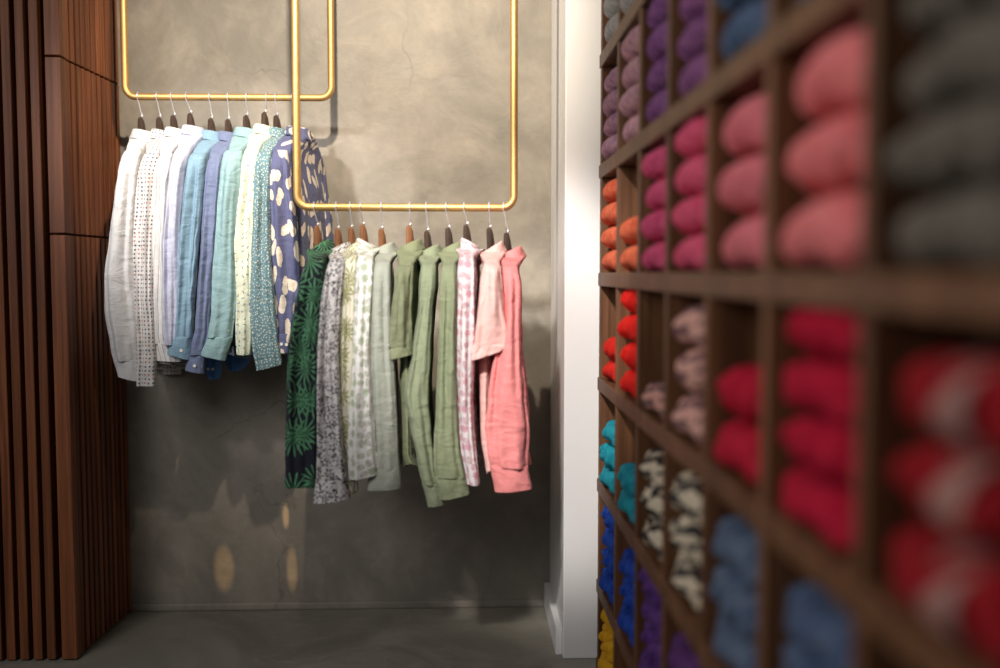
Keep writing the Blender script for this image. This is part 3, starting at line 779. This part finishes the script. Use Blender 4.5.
def hank_mesh(name, R, L, lobes=2, twist=2.6, fat=0.16):
    bm = bmesh.new(); n, m = 40, 44; rings = []; vs = []
    for i in range(m+1):
        s = i/m; y = (s-0.5)*L
        e = abs(2*s-1); env = (1-e**4)**0.5 if e < 1 else 0
        env = max(env, 0.06) * (1-0.06*math.cos(2*PI*s*1))
        ring = []
        for k in range(n):
            t = 2*PI*k/n; r = R*env*(1 + fat*math.cos(lobes*(t-twist*s*PI/1.3)) + 0.03*math.sin(12*(t-twist*s*PI)))/(1+fat)
            ring.append(Vector((r*math.cos(t)*1.25, y, r*math.sin(t)*0.95)))
        rings.append(ring); vs.append(s)
    uvs = [[(k/n, s) for k in range(n+1)] for s in vs]
    vr = skin(bm, rings, uvs); bm.faces.new(vr[0][::-1]); bm.faces.new(vr[-1]); recalc(bm)
    me = bpy.data.meshes.new(name); bm.to_mesh(me); bm.free()
    for p in me.polygons: p.use_smooth = True
    return me
def band_mesh(R, w):
    bm = bmesh.new(); n = 32; rings = [[Vector((r*1.25*math.cos(2*PI*k/n), y, r*math.sin(2*PI*k/n)*0.95)) for k in range(n)] for r, y in ((R*0.96,-w/2),(R*1.015,-w/2),(R*1.015,w/2),(R*0.96,w/2))]
    skin(bm, rings, [[(k/n, j) for k in range(n+1)] for j in range(4)]); recalc(bm)
    me = bpy.data.meshes.new('paper_band'); bm.to_mesh(me); bm.free()
    for p in me.polygons: p.use_smooth = True
    me.materials.append(M_paper); return me
ROWNAME = {0:'in the topmost cubby by the white wall', 1:'two shelves above the level shelf', 2:'just above the level shelf', 3:'just below the level shelf', 4:'second row below the level shelf', 5:'third row below the level shelf', 6:'lowest row by the white wall'}
COLNAME = ['seventh','sixth','fifth','fourth','third','second','nearest']
ORD = ['bottom','second','third','fourth','fifth']
# (row, column from the far end, colour, number, radius, band, order tweak)
CUB = [
 (2,6,'dark grey',4,0.0385,0),(2,5,'coral pink',3,0.050,0),(2,4,'dusty pink',3,0.048,0),(2,3,'hot pink',4,0.0385,0),(2,2,'magenta pink',4,0.037,0),(2,1,'orange coral',2,0.038,0),(2,0,'orange coral',4,0.036,0),
 (1,5,'denim blue',2,0.042,0),(1,4,'slate blue',3,0.042,0),(1,3,'purple',4,0.0385,0),(1,2,'violet',4,0.038,0),(1,1,'pale lilac',4,0.038,0),(1,0,'mauve',4,0.034,0),
 (0,0,'light grey',2,0.040,0),(0,1,'light grey',1,0.040,0),
 (3,6,'banded red',3,0.045,1),(3,5,'crimson',4,0.0385,0),(3,4,'deep red',2,0.047,0),(3,3,'pink striped',3,0.047,0),(3,2,'salmon striped',1,0.040,0),(3,1,'bright red',4,0.0385,0),(3,0,'scarlet',2,0.036,0),
 (4,5,'navy slate',3,0.042,0),(4,4,'grey blue',3,0.043,0),(4,3,'black and cream',3,0.044,0),(4,2,'cream and black',3,0.042,0),(4,1,'teal blue',2,0.036,0),(4,0,'turquoise',3,0.036,0),
 (5,0,'royal blue',4,0.036,0),(5,1,'cobalt blue',3,0.040,0),(5,2,'dark purple',4,0.0385,0),(5,3,'plum',3,0.042,0),
 (6,0,'yellow',3,0.040,0),
]
meshes = {}
rnd = random.Random(3)
FLOORZ = {r: LV[r+1]+0.021 for r in range(0, 6)}; FLOORZ[6] = 0.051
for row, cidx, colr, cnt, R, band in CUB:
    y1_, y0_ = COLY[cidx]-0.015, COLY[cidx+1]+0.015
    L = (y1_-y0_)-0.004
    z = FLOORZ[row]
    for k in range(cnt):
        key = (colr, round(R,3), k % 2)
        if key not in meshes:
            me = hank_mesh('yarn_skein', R, 0.300, 2 + (k%2), 2.2+0.8*(k%2), 0.14); me.materials.append(YM[colr]); meshes[key] = me
        o = bpy.data.objects.new('yarn_skein', meshes[key]); C.objects.link(o)
        o.location = (XS+R*1.25-0.006+rnd.uniform(-.006,.008), (y0_+y1_)/2+rnd.uniform(-.006,.006), z+R*0.95+k*R*1.93)
        o.rotation_euler = (rnd.uniform(-.006,.006), rnd.choice((0,PI))+rnd.uniform(-.05,.05), rnd.uniform(-.015,.015))
        pos = 'lying alone' if cnt == 1 else ('bottom of stack' if k == 0 else ('top of stack' if k == cnt-1 else ORD[k]+' from bottom'))
        where = 'cubby nearest camera' if cidx == 6 else 'cubby by white wall' if cidx == 0 else '%s cubby from white wall' % ['','second','third','fourth','fifth','sixth'][cidx]
        rn = {0:'top row', 1:'second row above', 2:'row above level shelf', 3:'row below level shelf', 4:'second row below', 5:'third row below', 6:'lowest row'}[row]
        lab = f"{colr} yarn skein, {pos}, {rn}, {where}"
        tag(o, lab, 'yarn', f'{colr} yarn skeins in a shelf cubby')
        if band:
            bmh = meshes.setdefault('band', band_mesh(R, 0.06)); b = bpy.data.objects.new('paper_band', bmh); C.objects.link(b); b.parent = o
            b.location = (0, -0.02, 0)
